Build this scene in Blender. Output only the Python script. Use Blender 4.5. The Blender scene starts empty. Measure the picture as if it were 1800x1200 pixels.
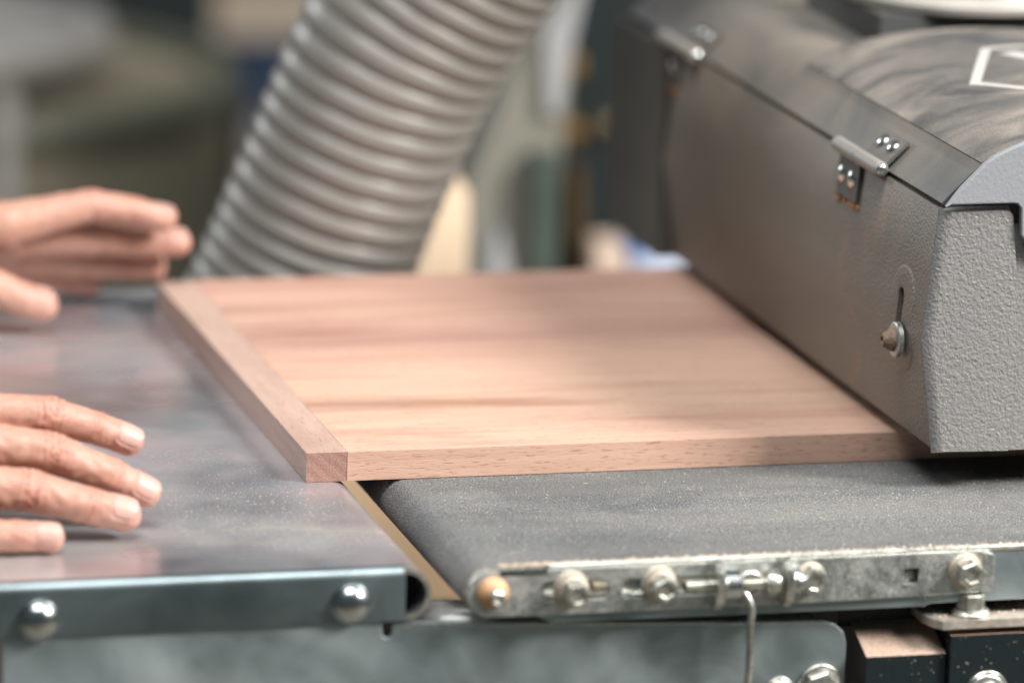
import bpy, bmesh, math, random
import numpy as np
from mathutils import Vector, Matrix
random.seed(7)
S = bpy.context.scene
COL = S.collection
MM = 0.001

# ------------------------------------------------------------------ camera
f = 9000.0
X = np.array([34300., (f * f - 2430 * 34300.) / 2180, f]); X /= np.linalg.norm(X)
Y = np.array([-2430., -2180., f]); Y /= np.linalg.norm(Y)
Z = np.cross(X, Y)
R = np.stack([X, Y, Z])
cam_data = bpy.data.cameras.new('camera')
cam = bpy.data.objects.new('camera', cam_data)
COL.objects.link(cam)
cd = R @ np.array([1., 0, 0]); cu = -(R @ np.array([0, 1., 0])); cb = -(R @ np.array([0, 0, 1.]))
loc = np.array([-481.4, -2124.0, 575.7]) * MM
M = Matrix(((cd[0], cu[0], cb[0], loc[0]), (cd[1], cu[1], cb[1], loc[1]), (cd[2], cu[2], cb[2], loc[2]), (0, 0, 0, 1)))
cam.matrix_world = M
cam_data.sensor_width = 36
cam_data.lens = 180
cam_data.clip_start = 0.05
cam_data.clip_end = 60
cam_data.dof.use_dof = True
cam_data.dof.focus_distance = 2.249
cam_data.dof.aperture_fstop = 4.0
S.camera = cam

# ------------------------------------------------------------------ world and lamps
W = bpy.data.worlds.new('World'); S.world = W; W.use_nodes = True
bg = W.node_tree.nodes['Background']
bg.inputs[0].default_value = (0.44, 0.66, 0.70, 1)
bg.inputs[1].default_value = 0.10


def lamp(name, loc, target, size, power, col, size_y=None):
    d = bpy.data.lights.new(name, 'AREA')
    d.energy = power; d.color = col; d.size = size
    if size_y:
        d.shape = 'RECTANGLE'; d.size_y = size_y
    o = bpy.data.objects.new(name, d); COL.objects.link(o)
    o.location = loc
    o.rotation_euler = (Vector(target) - Vector(loc)).to_track_quat('-Z', 'Y').to_euler()
    return o


lamp('window_light', (2.15, -1.45, 1.95), (0.1, 0.0, 0), 0.9, 188, (1.0, 0.96, 0.92))
lamp('ceiling_light', (-0.25, -0.85, 2.5), (0.05, 0.0, 0), 1.7, 88, (0.97, 0.99, 1.0), 1.5)
lamp('rear_window_light', (-2.2, 3.7, 1.7), (0.0, 0.4, 0), 1.3, 60, (0.95, 0.98, 1.0))

S.view_settings.view_transform = 'Standard'
S.view_settings.look = 'None'
S.view_settings.exposure = 0.12
S.view_settings.gamma = 1
S.cycles.use_denoising = True
S.cycles.max_bounces = 8


# ------------------------------------------------------------------ node helpers
class NM:
    def __init__(s, name):
        s.m = bpy.data.materials.new(name); s.m.use_nodes = True
        s.t = s.m.node_tree; s.p = s.t.nodes['Principled BSDF']
        s.co = s.t.nodes.new('ShaderNodeTexCoord').outputs['Object']

    def n(s, typ, **kw):
        nd = s.t.nodes.new(typ)
        for k, v in kw.items():
            if isinstance(k, str) and k.startswith('i_'):
                nd.inputs[int(k[2:])].default_value = v
            else:
                setattr(nd, k, v)
        return nd

    def link(s, a, b): s.t.links.new(a, b)

    def vec(s, scale, off=(0, 0, 0), rand=False, rot=(0, 0, 0)):
        mp = s.n('ShaderNodeMapping')
        mp.inputs['Scale'].default_value = scale; mp.inputs['Location'].default_value = off
        mp.inputs['Rotation'].default_value = rot
        src = s.co
        if rand:
            oi = s.n('ShaderNodeObjectInfo')
            a = s.n('ShaderNodeVectorMath', operation='ADD')
            mu = s.n('ShaderNodeMath', operation='MULTIPLY'); mu.inputs[1].default_value = 7.0
            s.link(oi.outputs['Random'], mu.inputs[0])
            s.link(s.co, a.inputs[0]); s.link(mu.outputs[0], a.inputs[1])
            src = a.outputs[0]
        s.link(src, mp.inputs['Vector'])
        return mp.outputs[0]

    def noise(s, v, scale, detail=3, rough=0.55, dist=0.0):
        nd = s.n('ShaderNodeTexNoise')
        nd.inputs['Scale'].default_value = scale; nd.inputs['Detail'].default_value = detail
        nd.inputs['Roughness'].default_value = rough; nd.inputs['Distortion'].default_value = dist
        s.link(v if v is not None else s.co, nd.inputs['Vector'])
        return nd.outputs['Fac']

    def vor(s, v, scale, feature='F1'):
        nd = s.n('ShaderNodeTexVoronoi'); nd.feature = feature
        nd.inputs['Scale'].default_value = scale
        s.link(v if v is not None else s.co, nd.inputs['Vector'])
        return nd.outputs['Distance']

    def ramp(s, fac, stops):
        r = s.n('ShaderNodeValToRGB')
        while len(r.color_ramp.elements) < len(stops): r.color_ramp.elements.new(0.5)
        for e, (p, c) in zip(r.color_ramp.elements, stops):
            e.position = p
            e.color = (c, c, c, 1) if isinstance(c, (int, float)) else (*c, 1)
        s.link(fac, r.inputs[0])
        return r.outputs[0]

    def mix(s, fac, a, b, mode='MIX'):
        m = s.n('ShaderNodeMix', data_type='RGBA', blend_type=mode)
        for i, v in ((0, fac), (6, a), (7, b)):
            if isinstance(v, (int, float)): m.inputs[i].default_value = v
            elif isinstance(v, tuple): m.inputs[i].default_value = (*v, 1)
            else: s.link(v, m.inputs[i])
        return m.outputs[2]

    def math(s, op, a, b=0.0):
        m = s.n('ShaderNodeMath', operation=op)
        for i, v in ((0, a), (1, b)):
            if isinstance(v, (int, float)): m.inputs[i].default_value = v
            else: s.link(v, m.inputs[i])
        return m.outputs[0]

    def upness(s, lo=0.3, hi=0.9):
        g = s.n('ShaderNodeNewGeometry'); sp = s.n('ShaderNodeSeparateXYZ')
        s.link(g.outputs['Normal'], sp.inputs[0])
        mr = s.n('ShaderNodeMapRange'); mr.inputs[1].default_value = lo; mr.inputs[2].default_value = hi
        s.link(sp.outputs['Z'], mr.inputs[0])
        return mr.outputs[0]

    def set(s, col=None, rough=None, metal=None, spec=None, **kw):
        for k, v in (('Base Color', col), ('Roughness', rough), ('Metallic', metal), ('Specular IOR Level', spec)):
            if v is None: continue
            if isinstance(v, tuple): s.p.inputs[k].default_value = (*v, 1)
            elif isinstance(v, (int, float)): s.p.inputs[k].default_value = v
            else: s.link(v, s.p.inputs[k])
        return s.m

    def bump(s, h, dist, strength=1.0):
        b = s.n('ShaderNodeBump'); b.inputs['Distance'].default_value = dist
        b.inputs['Strength'].default_value = strength
        s.link(h, b.inputs['Height'])
        prev = s.p.inputs['Normal'].links
        if prev: s.link(prev[0].from_socket, b.inputs['Normal'])
        s.link(b.outputs[0], s.p.inputs['Normal'])


# ------------------------------------------------------------------ materials
def m_plain(name, col, rough=0.6, metal=0.0, var=0.12, scale=40):
    a = NM(name)
    nz = a.noise(None, scale, 4)
    lo = tuple(c * (1 - var) for c in col); hi = tuple(min(1, c * (1 + var)) for c in col)
    return a.set(a.ramp(nz, [(0.3, lo), (0.7, hi)]), rough, metal)


def m_wood(name, grain_axis, light, dark, streak, seed=0.0, amt=1.0, endgrain=False):
    a = NM(name)
    def sc(l, c): return tuple(l if i == grain_axis else c for i in range(3))
    v1 = a.vec(sc(2.4, 22), off=(seed, seed * 1.7, seed), rand=True)
    g1 = a.noise(v1, 1.0, 5, 0.62, 0.8)
    v2 = a.vec(sc(9, 260), off=(seed, 0, seed), rand=True)
    g2 = a.noise(v2, 1.0, 4, 0.6, 0.3)
    v3 = a.vec(sc(190, 1500), rand=True)
    pores = a.noise(v3, 1.0, 2, 0.5, 0.2)
    v4 = a.vec(sc(1.3, 13), off=(3 + seed, 0, 1), rand=True)
    g4 = a.noise(v4, 1.0, 3, 0.5, 1.0)
    c = a.ramp(g1, [(0.32, dark), (0.5, light), (0.72, tuple(x * 1.08 for x in light))])
    c = a.mix(a.ramp(g4, [(0.57, 0.0), (0.78, 0.6 * amt)]), c, streak)
    c = a.mix(a.ramp(g2, [(0.35, 0.35), (0.65, 0.0)]), c, dark)
    c = a.mix(a.ramp(pores, [(0.31, 0.5), (0.40, 0.0)]), c, tuple(x * 0.45 for x in dark))
    if endgrain:
        # cut fibres at the end of the strip are darker, with faint growth rings
        tc = a.n('ShaderNodeTexCoord'); sp = a.n('ShaderNodeSeparateXYZ'); a.link(tc.outputs['Normal'], sp.inputs[0])
        ab = a.math('ABSOLUTE', sp.outputs['Y']); isend = a.ramp(ab, [(0.90, 0.0), (0.96, 1.0)])
        wv = a.n('ShaderNodeTexWave'); wv.inputs['Scale'].default_value = 55; wv.inputs['Distortion'].default_value = 3.0; wv.inputs['Detail'].default_value = 3
        a.link(a.vec((1, 1, 1.4), rot=(0, 0.7, 0)), wv.inputs['Vector'])
        spk = a.noise(None, 1500, 2, 0.6)
        e = a.mix(wv.outputs['Fac'], (0.30, 0.175, 0.135), (0.36, 0.22, 0.168))
        e = a.mix(a.ramp(spk, [(0.40, 0.6), (0.52, 0.0)]), e, (0.16, 0.085, 0.065))
        c = a.mix(isend, c, e)
    oi = a.n('ShaderNodeObjectInfo')
    hv = a.n('ShaderNodeHueSaturation')
    a.link(oi.outputs['Random'], hv.inputs['Value']) if False else None
    mr = a.n('ShaderNodeMapRange'); mr.inputs[3].default_value = 0.90; mr.inputs[4].default_value = 1.12
    mh = a.n('ShaderNodeMapRange'); mh.inputs[3].default_value = 0.488; mh.inputs[4].default_value = 0.501
    sc_ = a.n('ShaderNodeMath', operation='FRACT'); ml_ = a.math('MULTIPLY', oi.outputs['Random'], 13.7); a.link(ml_, sc_.inputs[0]); a.link(sc_.outputs[0], mh.inputs[0]); a.link(mh.outputs[0], hv.inputs['Hue'])
    a.link(oi.outputs['Random'], mr.inputs[0]); a.link(mr.outputs[0], hv.inputs['Value'])
    a.link(c, hv.inputs['Color'])
    a.set(hv.outputs[0], 0.52, 0, 0.35)
    a.bump(pores, 0.00025, 0.5)
    a.bump(g2, 0.0002, 0.4)
    return a.m


def m_zinc(name, base=(0.50, 0.54, 0.56), rough=0.34, scale=60, dust=0.0, bump=0.25, metal=1.0, patch=None):
    a = NM(name)
    n1 = a.noise(a.vec((1, 1, 1.0)), scale, 5, 0.6, 0.8)
    n2 = a.noise(a.vec((1, 1, 1)), scale * 0.22, 3, 0.5, 1.2)
    n3 = a.noise(a.vec((12, 1, 160)), 14, 3, 0.5)
    lo = tuple(c * 0.72 for c in base); hi = tuple(min(1, c * 1.18) for c in base)
    c = a.ramp(n1, [(0.32, lo), (0.68, hi)])
    if patch: c = a.mix(a.ramp(n2, [(0.42, 0.0), (0.66, 0.8)]), c, patch)
    r = a.ramp(n2, [(0.3, rough * 0.75), (0.7, min(1, rough * 1.5))])
    if dust > 0:
        d = a.math('MULTIPLY', a.ramp(a.noise(None, 900, 4, 0.7), [(0.45, 0.25), (0.62, 1.0)]), a.ramp(n2, [(0.3, dust * 0.4), (0.65, dust)]))
        c = a.mix(d, c, (0.50, 0.40, 0.31))
        a.set(c, a.mix(d, r, (0.8, 0.8, 0.8)), a.math('SUBTRACT', metal, a.math('MULTIPLY', d, 0.9)))
    else:
        a.set(c, r, metal)
    a.bump(n3, 0.0002, bump)
    a.bump(a.noise(None, 700, 3), 0.0002, bump)
    return a.m


# table sheet: brushed, fingerprinted, painted-in pink and teal reflections, specks of sawdust
def m_table():
    a = NM('brushed_sheet_steel')
    big = a.noise(a.vec((1.0, 1.6, 1)), 10, 2, 0.5, 0.5)
    tint = a.noise(a.vec((1, 1, 1), off=(4, 1, 0)), 13, 2, 0.5, 0.9)
    c = a.ramp(tint, [(0.30, (0.50, 0.56, 0.59)), (0.44, (0.55, 0.555, 0.58)), (0.54, (0.58, 0.53, 0.57)), (0.66, (0.51, 0.53, 0.59)), (0.78, (0.53, 0.57, 0.57))])
    smear = a.noise(a.vec((5, 46, 1), rot=(0, 0, -0.8)), 1.0, 3, 0.5, 0.6)
    c = a.mix(a.ramp(smear, [(0.60, 0.0), (0.70, 0.40)]), c, (0.70, 0.70, 0.60))
    speck = a.noise(None, 1500, 2, 0.6)
    zone = a.ramp(a.noise(a.vec((1, 1, 1), off=(2, 2, 2)), 9, 3), [(0.40, 0.15), (0.6, 1.0)])
    d = a.math('MULTIPLY', a.ramp(speck, [(0.60, 0.0), (0.68, 0.75)]), zone)
    c = a.mix(d, c, (0.75, 0.66, 0.56))
    film = a.math('MULTIPLY', zone, 0.26)
    c = a.mix(film, c, (0.52, 0.44, 0.40))
    r = a.ramp(big, [(0.3, 0.24), (0.7, 0.34)])
    a.set(c, r, a.math('SUBTRACT', 0.92, a.math('ADD', a.math('MULTIPLY', d, 0.8), film)))
    a.bump(a.noise(None, 8, 1), 0.002, 0.04)
    return a.m


def m_paint(name, base, bump_d, bump_scale, dust, rough=0.42, rust=0.0, updust=True):
    a = NM(name)
    dz = a.noise(a.vec((1, 0.5, 1)), 11, 5, 0.65, 1.0)
    fine = a.noise(None, 1300, 3, 0.7)
    d = a.math('MULTIPLY', a.ramp(dz, [(0.35, 0.15 * dust), (0.62, dust)]), a.ramp(fine, [(0.38, 0.55), (0.6, 1.0)]))
    if updust:
        d = a.math('MULTIPLY', d, a.math('ADD', 0.45, a.math('MULTIPLY', a.upness(0.0, 0.7), 0.55)))
    c = a.mix(d, base, (0.44, 0.34, 0.25))
    if rust:
        rz = a.noise(a.vec((1, 1, 1), off=(5, 2, 8)), 34, 4, 0.6, 0.6)
        c = a.mix(a.ramp(rz, [(0.60, 0.0), (0.76, rust)]), c, (0.46, 0.22, 0.09))
    a.set(c, a.math('ADD', rough, a.math('MULTIPLY', d, 0.5)), 0.0, 0.5)
    v = a.noise(None, bump_scale, 3, 0.55, 0.4)
    a.bump(v, bump_d, 1.0)
    v2 = a.vor(None, bump_scale * 1.1)
    a.bump(v2, bump_d * 0.5, 0.7)
    return a.m


def m_cover():
    a = NM('dusty_dark_cover')
    fine = a.noise(None, 1900, 3, 0.75)
    wipe = a.noise(a.vec((12, 19, 12), rot=(0, 0, 0.5)), 1.0, 4, 0.6, 0.8)
    big = a.noise(a.vec((1, 1, 1), off=(1, 3, 2)), 16, 3, 0.5, 0.8)
    d = a.math('MULTIPLY', a.ramp(wipe, [(0.34, 0.2), (0.60, 1.0)]), a.ramp(big, [(0.3, 0.45), (0.7, 1.0)]))
    d = a.math('MULTIPLY', d, a.ramp(fine, [(0.40, 0.30), (0.60, 1.0)]))
    sp = a.ramp(a.noise(None, 1500, 2, 0.6), [(0.60, 0.0), (0.70, 0.8)])
    d2 = a.math('MAXIMUM', d, sp)
    c = a.mix(d2, (0.022, 0.030, 0.038), (0.42, 0.36, 0.30))
    a.set(c, a.math('ADD', 0.36, a.math('MULTIPLY', d2, 0.5)), 0, 0.5)
    a.bump(fine, 0.0003, 0.5)
    return a.m


def m_belt():
    a = NM('rubber_belt')
    fine = a.noise(None, 1400, 3, 0.7)
    v = a.vor(None, 1100)
    lines = a.noise(a.vec((1.3, 26, 1)), 1.0, 4, 0.6, 0.5)
    big = a.noise(a.vec((0.7, 1.5, 1)), 9, 3, 0.5)
    lum = a.ramp(fine, [(0.34, (0.035, 0.042, 0.044)), (0.52, (0.115, 0.12, 0.12)), (0.68, (0.40, 0.38, 0.35))])
    d = a.math('MULTIPLY', a.ramp(lines, [(0.42, 0.12), (0.66, 0.75)]), a.ramp(big, [(0.35, 0.5), (0.6, 1.0)]))
    c = a.mix(a.math('MULTIPLY', d, 0.6), lum, (0.26, 0.24, 0.22))
    c = a.mix(a.ramp(a.noise(a.vec((1, 1.6, 1), off=(7, 3, 1)), 11, 4, 0.6, 0.6), [(0.40, 0.40), (0.6, 0.0)]), c, (0.045, 0.052, 0.055))
    chips = a.noise(a.vec((160, 420, 200)), 1.0, 2, 0.5)
    c = a.mix(a.ramp(chips, [(0.70, 0.0), (0.75, 0.6)]), c, (0.60, 0.50, 0.40))
    a.set(c, 0.75, 0, 0.4)
    a.bump(v, 0.0006, 0.7); a.bump(fine, 0.0004, 0.6)
    return a.m


def m_blackpaint():
    a = NM('black_paint_dusty')
    d = a.upness(0.4, 0.95)
    fine = a.ramp(a.noise(None, 900, 3, 0.7), [(0.35, 0.6), (0.6, 1.0)])
    d = a.math('MULTIPLY', d, fine)
    spk = a.vor(a.vec((1, 1, 1)), 380)
    s = a.ramp(spk, [(0.10, 0.75), (0.17, 0.0)])
    gate = a.ramp(a.noise(None, 130, 2), [(0.45, 0.0), (0.58, 1.0)])
    d = a.math('MAXIMUM', d, a.math('MULTIPLY', s, gate))
    c = a.mix(d, (0.008, 0.014, 0.016), (0.46, 0.33, 0.25))
    a.set(c, a.math('ADD', 0.38, a.math('MULTIPLY', d, 0.5)), 0, 0.5)
    a.bump(a.noise(None, 500, 3), 0.0004, 0.5)
    return a.m


def m_skin():
    a = NM('skin')
    at = a.n('ShaderNodeVertexColor'); at.layer_name = 'tone'
    mott = a.noise(None, 180, 4, 0.6)
    c = a.mix(a.ramp(mott, [(0.4, 0.0), (0.7, 0.30)]), at.outputs['Color'], (0.46, 0.18, 0.125))
    a.set(c, 0.50, 0, 0.45)
    a.p.inputs['Subsurface Weight'].default_value = 0.22
    a.p.inputs['Subsurface Radius'].default_value = (1.0, 0.35, 0.2)
    a.p.inputs['Subsurface Scale'].default_value = 0.003
    a.bump(a.vor(None, 900), 0.0002, 0.5)
    a.bump(a.noise(a.vec((0.6, 1, 1)), 420, 4, 0.6), 0.0003, 0.6)
    return a.m


MAT = dict(
    plank=m_wood('sanded_plank', 0, (0.53, 0.345, 0.258), (0.345, 0.19, 0.132), (0.19, 0.10, 0.068)),
    strip=m_wood('edge_strip_wood', 1, (0.47, 0.335, 0.27), (0.33, 0.215, 0.165), (0.26, 0.16, 0.12), 3.0, 0.5, True),
    table=m_table(),
    zinc=m_zinc('galvanised_plate', (0.38, 0.46, 0.48), 0.46, 30, 0.06, patch=(0.54, 0.60, 0.61)),
    rail=m_zinc('steel_front_rail', (0.28, 0.335, 0.35), 0.34, 25, bump=0.08),
    dustzinc=m_zinc('dusty_zinc_plate', (0.60, 0.64, 0.63), 0.30, 240, 0.42),
    chrome=m_zinc('bright_bolt_steel', (0.58, 0.61, 0.60), 0.22, 90, bump=0.05),
    bolt=m_zinc('zinc_bolt_steel', (0.68, 0.68, 0.62), 0.24, 160, 0.30, 0.1),
    dustbolt=m_zinc('dust_caked_washer', (0.60, 0.55, 0.47), 0.5, 260, 0.95, 0.2),
    paint=m_paint('grey_hammered_paint_shaded', (0.118, 0.11, 0.095), 0.0006, 700, 0.40, 0.44, 0.30),  # same paint as the cheek, darkened for the shaded side face
    cheek=m_paint('grey_cast_paint_lit', (0.235, 0.23, 0.225), 0.0006, 560, 0.10, 0.30),  # same paint as the housing, kept lighter for the lit near end
    lid=m_paint('grey_lid_paint', (0.085, 0.09, 0.09), 0.00018, 700, 0.42, 0.45),
    cap=m_paint('smooth_grey_cap', (0.27, 0.28, 0.30), 0.00018, 500, 0.08, 0.42),
    cover=m_cover(),
    belt=m_belt(),
    black=m_blackpaint(),
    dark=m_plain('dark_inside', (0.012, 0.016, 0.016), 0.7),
    hingeleaf=m_paint('hinge_leaf_paint', (0.07, 0.075, 0.075), 0.0001, 600, 0.35, 0.38),
    screwhead=m_paint('dusty_black_screw', (0.12, 0.07, 0.04), 0.0005, 700, 1.0, 0.5, 0.4),
    hinge=m_paint('hinge_paint', (0.22, 0.215, 0.205), 0.0001, 600, 0.35, 0.42),
    farshade=m_plain('far_side_shade_tone', (0.062, 0.06, 0.053), 0.5, 0, 0.2, 20),  # shade on the head's far side, put into a dark colour
    screw=m_zinc('screw_steel', (0.62, 0.66, 0.64), 0.2, 200, 0.1, 0.1),
    rust=m_plain('sawdust_caked', (0.42, 0.21, 0.09), 0.9, 0, 0.35, 600),
    duststuff=m_plain('sawdust_grains', (0.62, 0.50, 0.38), 0.95, 0, 0.2, 900),
    hose=m_plain('grey_hose_plastic', (0.215, 0.203, 0.183), 0.38, 0, 0.05, 12),
    skin=m_skin(),
    nail=m_plain('fingernail', (0.52, 0.315, 0.26), 0.42, 0, 0.03, 300),
    print=m_plain('white_print', (0.46, 0.44, 0.41), 0.6, 0, 0.12, 900),
    orange=m_plain('orange_washer', (0.60, 0.33, 0.17), 0.55, 0, 0.25, 700),
)


# ------------------------------------------------------------------ mesh helpers (all in mm)
def tag(o, label=None, cat=None, group=None, kind=None):
    for k, v in (('label', label), ('category', cat), ('group', group), ('kind', kind)):
        if v: o[k] = v
    return o


def empty(name, loc, label=None, cat=None, group=None, kind=None):
    o = bpy.data.objects.new(name, None); COL.objects.link(o)
    o.location = Vector(loc) * MM; o.empty_display_size = 0.02
    return tag(o, label, cat, group, kind)


def link_mesh(name, me, mat, parent=None, loc=(0, 0, 0), smooth=True):
    """me in metres, world coordinates minus loc(mm)."""
    o = bpy.data.objects.new(name, me); COL.objects.link(o)
    if mat is not None:
        me.materials.clear(); me.materials.append(mat)
    o.location = Vector(loc) * MM
    if parent:
        o.parent = parent
        o.matrix_parent_inverse = Matrix.Identity(4)
        pw = Vector((0, 0, 0)); q = parent
        while q: pw += q.location; q = q.parent
        o.location = Vector(loc) * MM - pw
    if smooth:
        me.polygons.foreach_set('use_smooth', [True] * len(me.polygons))
        me.update()
    return o


def sharp(me, ang=35):
    bm = bmesh.new(); bm.from_mesh(me)
    for e in bm.edges:
        e.smooth = not (len(e.link_faces) == 2 and e.calc_face_angle(0) > math.radians(ang))
    bm.to_mesh(me); bm.free()


def from_bm(name, bm, mat, parent=None, loc=(0, 0, 0), smooth=True, bevel=0.0, seg=2, ang=35):
    if bevel:
        es = [e for e in bm.edges if len(e.link_faces) == 2 and e.calc_face_angle(0) > math.radians(30)]
        bmesh.ops.bevel(bm, geom=es, offset=bevel * MM, segments=seg, profile=0.5, affect='EDGES')
    bmesh.ops.recalc_face_normals(bm, faces=bm.faces)
    me = bpy.data.meshes.new(name); bm.to_mesh(me); bm.free()
    if smooth: sharp(me, ang)
    o = link_mesh(name, me, mat, parent, loc, smooth)
    if bevel:
        wn = o.modifiers.new('weighted_normals', 'WEIGHTED_NORMAL'); wn.weight = 90; wn.keep_sharp = True
    return o


def box_bm(x0, x1, y0, y1, z0, z1, bm=None):
    bm = bm or bmesh.new()
    v = [bm.verts.new((x * MM, y * MM, z * MM)) for z in (z0, z1) for y in (y0, y1) for x in (x0, x1)]
    for q in ((0, 2, 3, 1), (4, 5, 7, 6), (0, 1, 5, 4), (2, 6, 7, 3), (0, 4, 6, 2), (1, 3, 7, 5)):
        bm.faces.new([v[i] for i in q])
    return bm


def extrude_bm(pts, y0, y1, bm=None, closed=True):
    """prism: pts = [(x,z)] polygon, extruded along Y."""
    bm = bm or bmesh.new()
    a = [bm.verts.new((x * MM, y0 * MM, z * MM)) for x, z in pts]
    b = [bm.verts.new((x * MM, y1 * MM, z * MM)) for x, z in pts]
    n = len(pts)
    for i in range(n if closed else n - 1):
        j = (i + 1) % n
        bm.faces.new((a[i], a[j], b[j], b[i]))
    if closed:
        bm.faces.new(a[::-1]); bm.faces.new(b)
    return bm


def ribbon_bm(path, t, y0, y1):
    """sheet of thickness t following path [(x,z)] extruded along Y."""
    P = [Vector(p) for p in path]; n = len(P); out = []; inn = []
    for i in range(n):
        d = (P[min(i + 1, n - 1)] - P[max(i - 1, 0)]).normalized()
        nn = Vector((-d.y, d.x))
        out.append(P[i]); inn.append(P[i] - nn * t)
    return extrude_bm([tuple(p) for p in out + inn[::-1]], y0, y1)


def arc(cx, cz, r, a0, a1, n=16):
    return [(cx + r * math.cos(math.radians(a0 + (a1 - a0) * i / n)), cz + r * math.sin(math.radians(a0 + (a1 - a0) * i / n))) for i in range(n + 1)]


def plate_xz(name, outline, holes, y0, y1, mat, parent, loc, bevel=0.0):
    """flat plate in the XZ plane with real holes, front face at y0, back at y1."""
    cu = bpy.data.curves.new(name, 'CURVE'); cu.dimensions = '2D'; cu.fill_mode = 'BOTH'
    for loop in [outline] + holes:
        sp = cu.splines.new('POLY'); sp.points.add(len(loop) - 1)
        for p, (x, z) in zip(sp.points, loop): p.co = (x * MM, z * MM, 0, 1)
        sp.use_cyclic_u = True
    cu.extrude = (y1 - y0) / 2 * MM - bevel * MM; cu.bevel_depth = bevel * MM; cu.bevel_resolution = 1
    if bevel: cu.offset = -bevel * MM
    o = bpy.data.objects.new('tmp', cu); COL.objects.link(o)
    dg = bpy.context.evaluated_depsgraph_get()
    me = bpy.data.meshes.new_from_object(o.evaluated_get(dg))
    bpy.data.objects.remove(o); bpy.data.curves.remove(cu)
    yc = (y0 + y1) / 2 * MM
    me.transform(Matrix(((1, 0, 0, 0), (0, 0, -1, yc), (0, 1, 0, 0), (0, 0, 0, 1))))
    me.transform(Matrix.Translation(-Vector(loc) * MM))
    me.name = name
    sharp(me, 40)
    return link_mesh(name, me, mat, parent, loc)


def frame_of(axis):
    a = Vector(axis).normalized()
    u = a.orthogonal().normalized()
    if abs(a.z) < 0.9: u = a.cross(Vector((0, 0, 1))).normalized()
    return a, u, a.cross(u)


def lathe_bm(prof, axis=(0, -1, 0), origin=(0, 0, 0), seg=32, hexseg=None, rot=0.0, bm=None):
    """prof [(distance along axis, radius)] mm; hexagonal when seg=6."""
    bm = bm or bmesh.new()
    a, u, w = frame_of(axis); o = Vector(origin); rings = []
    for h, r in prof:
        ring = []
        if r <= 1e-6:
            ring = [bm.verts.new((o + a * h) * MM)]
        else:
            for k in range(seg):
                t = 2 * math.pi * k / seg + rot
                ring.append(bm.verts.new((o + a * h + (u * math.cos(t) + w * math.sin(t)) * r) * MM))
        rings.append(ring)
    for A, B in zip(rings, rings[1:]):
        for k in range(seg):
            j = (k + 1) % seg
            if len(A) == 1 and len(B) == 1: continue
            if len(A) == 1: bm.faces.new((A[0], B[k], B[j]))
            elif len(B) == 1: bm.faces.new((A[k], A[j], B[0]))
            else: bm.faces.new((A[k], A[j], B[j], B[k]))
    for ring, fl in ((rings[0], True), (rings[-1], False)):
        if len(ring) > 2: bm.faces.new(ring[::-1] if fl else ring)
    return bm


def tube_bm(path, r, seg=12, bm=None):
    bm = bm or bmesh.new(); P = [Vector(p) for p in path]; prev = None; u = None
    for i, p in enumerate(P):
        d = (P[min(i + 1, len(P) - 1)] - P[max(i - 1, 0)]).normalized()
        u = (u - d * u.dot(d)).normalized() if u else d.orthogonal().normalized()
        w = d.cross(u)
        ring = [bm.verts.new((p + (u * math.cos(2 * math.pi * k / seg) + w * math.sin(2 * math.pi * k / seg)) * r) * MM) for k in range(seg)]
        if prev:
            for k in range(seg): bm.faces.new((prev[k], prev[(k + 1) % seg], ring[(k + 1) % seg], ring[k]))
        else: bm.faces.new(ring[::-1])
        prev = ring
    bm.faces.new(prev)
    return bm


_cache = {}


def shared(key, maker, name, mat, parent, loc, smooth=True):
    """mesh built once round the origin, shared by alike parts."""
    if key not in _cache:
        bm = maker(); bmesh.ops.recalc_face_normals(bm, faces=bm.faces)
        me = bpy.data.meshes.new(name); bm.to_mesh(me); bm.free(); sharp(me, 30)
        _cache[key] = me
    return link_mesh(name, _cache[key], mat, parent, loc, smooth)


def hex_bolt_y(parent, x, y, z, rw=6.8, rh=5.4, h=8.0, spacer=3.0, rot=0.3, mats=('dustbolt', 'bolt'), cup=True):
    """hexagon bolt pointing at -Y: washer (part) with head (sub-part when parent is a part)."""
    k = ('w', rw, spacer)
    shared(k, lambda: lathe_bm([(0, rw), (1.2, rw), (1.6, rw - .4), (1.7, rw * .86), (spacer, rw * .84), (spacer + .5, rw * .74)], seg=36), 'washer', MAT[mats[0]], parent, (x, y, z))
    def hd():
        bm = lathe_bm([(0, rh), (h - 1.0, rh), (h - 0.2, rh * 0.9)] + ([(h - .2, rh * .62), (h - 1.2, rh * .52), (h - 1.3, 0)] if cup else [(h, rh * .8), (h, 0)]), seg=6, rot=rot)
        return bm
    shared(('h', rh, h, rot, cup), hd, 'bolt', MAT[mats[1]], parent, (x, y - spacer - .3, z))


# ================================================================== SETTING
def ground():
    bm = box_bm(-7000, 9000, -4000, 9000, -960, -900)
    tag(from_bm('floor', bm, m_plain('workshop_floor', (0.17, 0.155, 0.125), 0.7, 0, 0.25, 1.3)), kind='structure')
    bm = box_bm(-7000, 9000, 9000, 9100, -900, 2600)
    tag(from_bm('back_wall', bm, m_plain('workshop_wall', (0.30, 0.30, 0.28), 0.8, 0, 0.15, 1.0)), kind='structure')


ground()

# ================================================================== INFEED TABLE
tb = empty('infeed_table', (-120, 120, -23), 'sheet steel infeed table with rolled edge under the left end of the wooden panel', 'table')
path = [(-420, 0), (-200, 0), (0, 0)] + arc(10.7, -11.2, 11.2, 90, -95, 26)
from_bm('table_top', ribbon_bm(path, 1.7, -139.3, 392), MAT['table'], tb, ang=30)
bpy.data.objects['table_top'].data.transform(Matrix.Translation(-Vector((0, 0, 0))))


def to_local(o):
    """shift mesh so its object origin sits at the parent's origin (world stays put)."""
    return o


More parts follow.
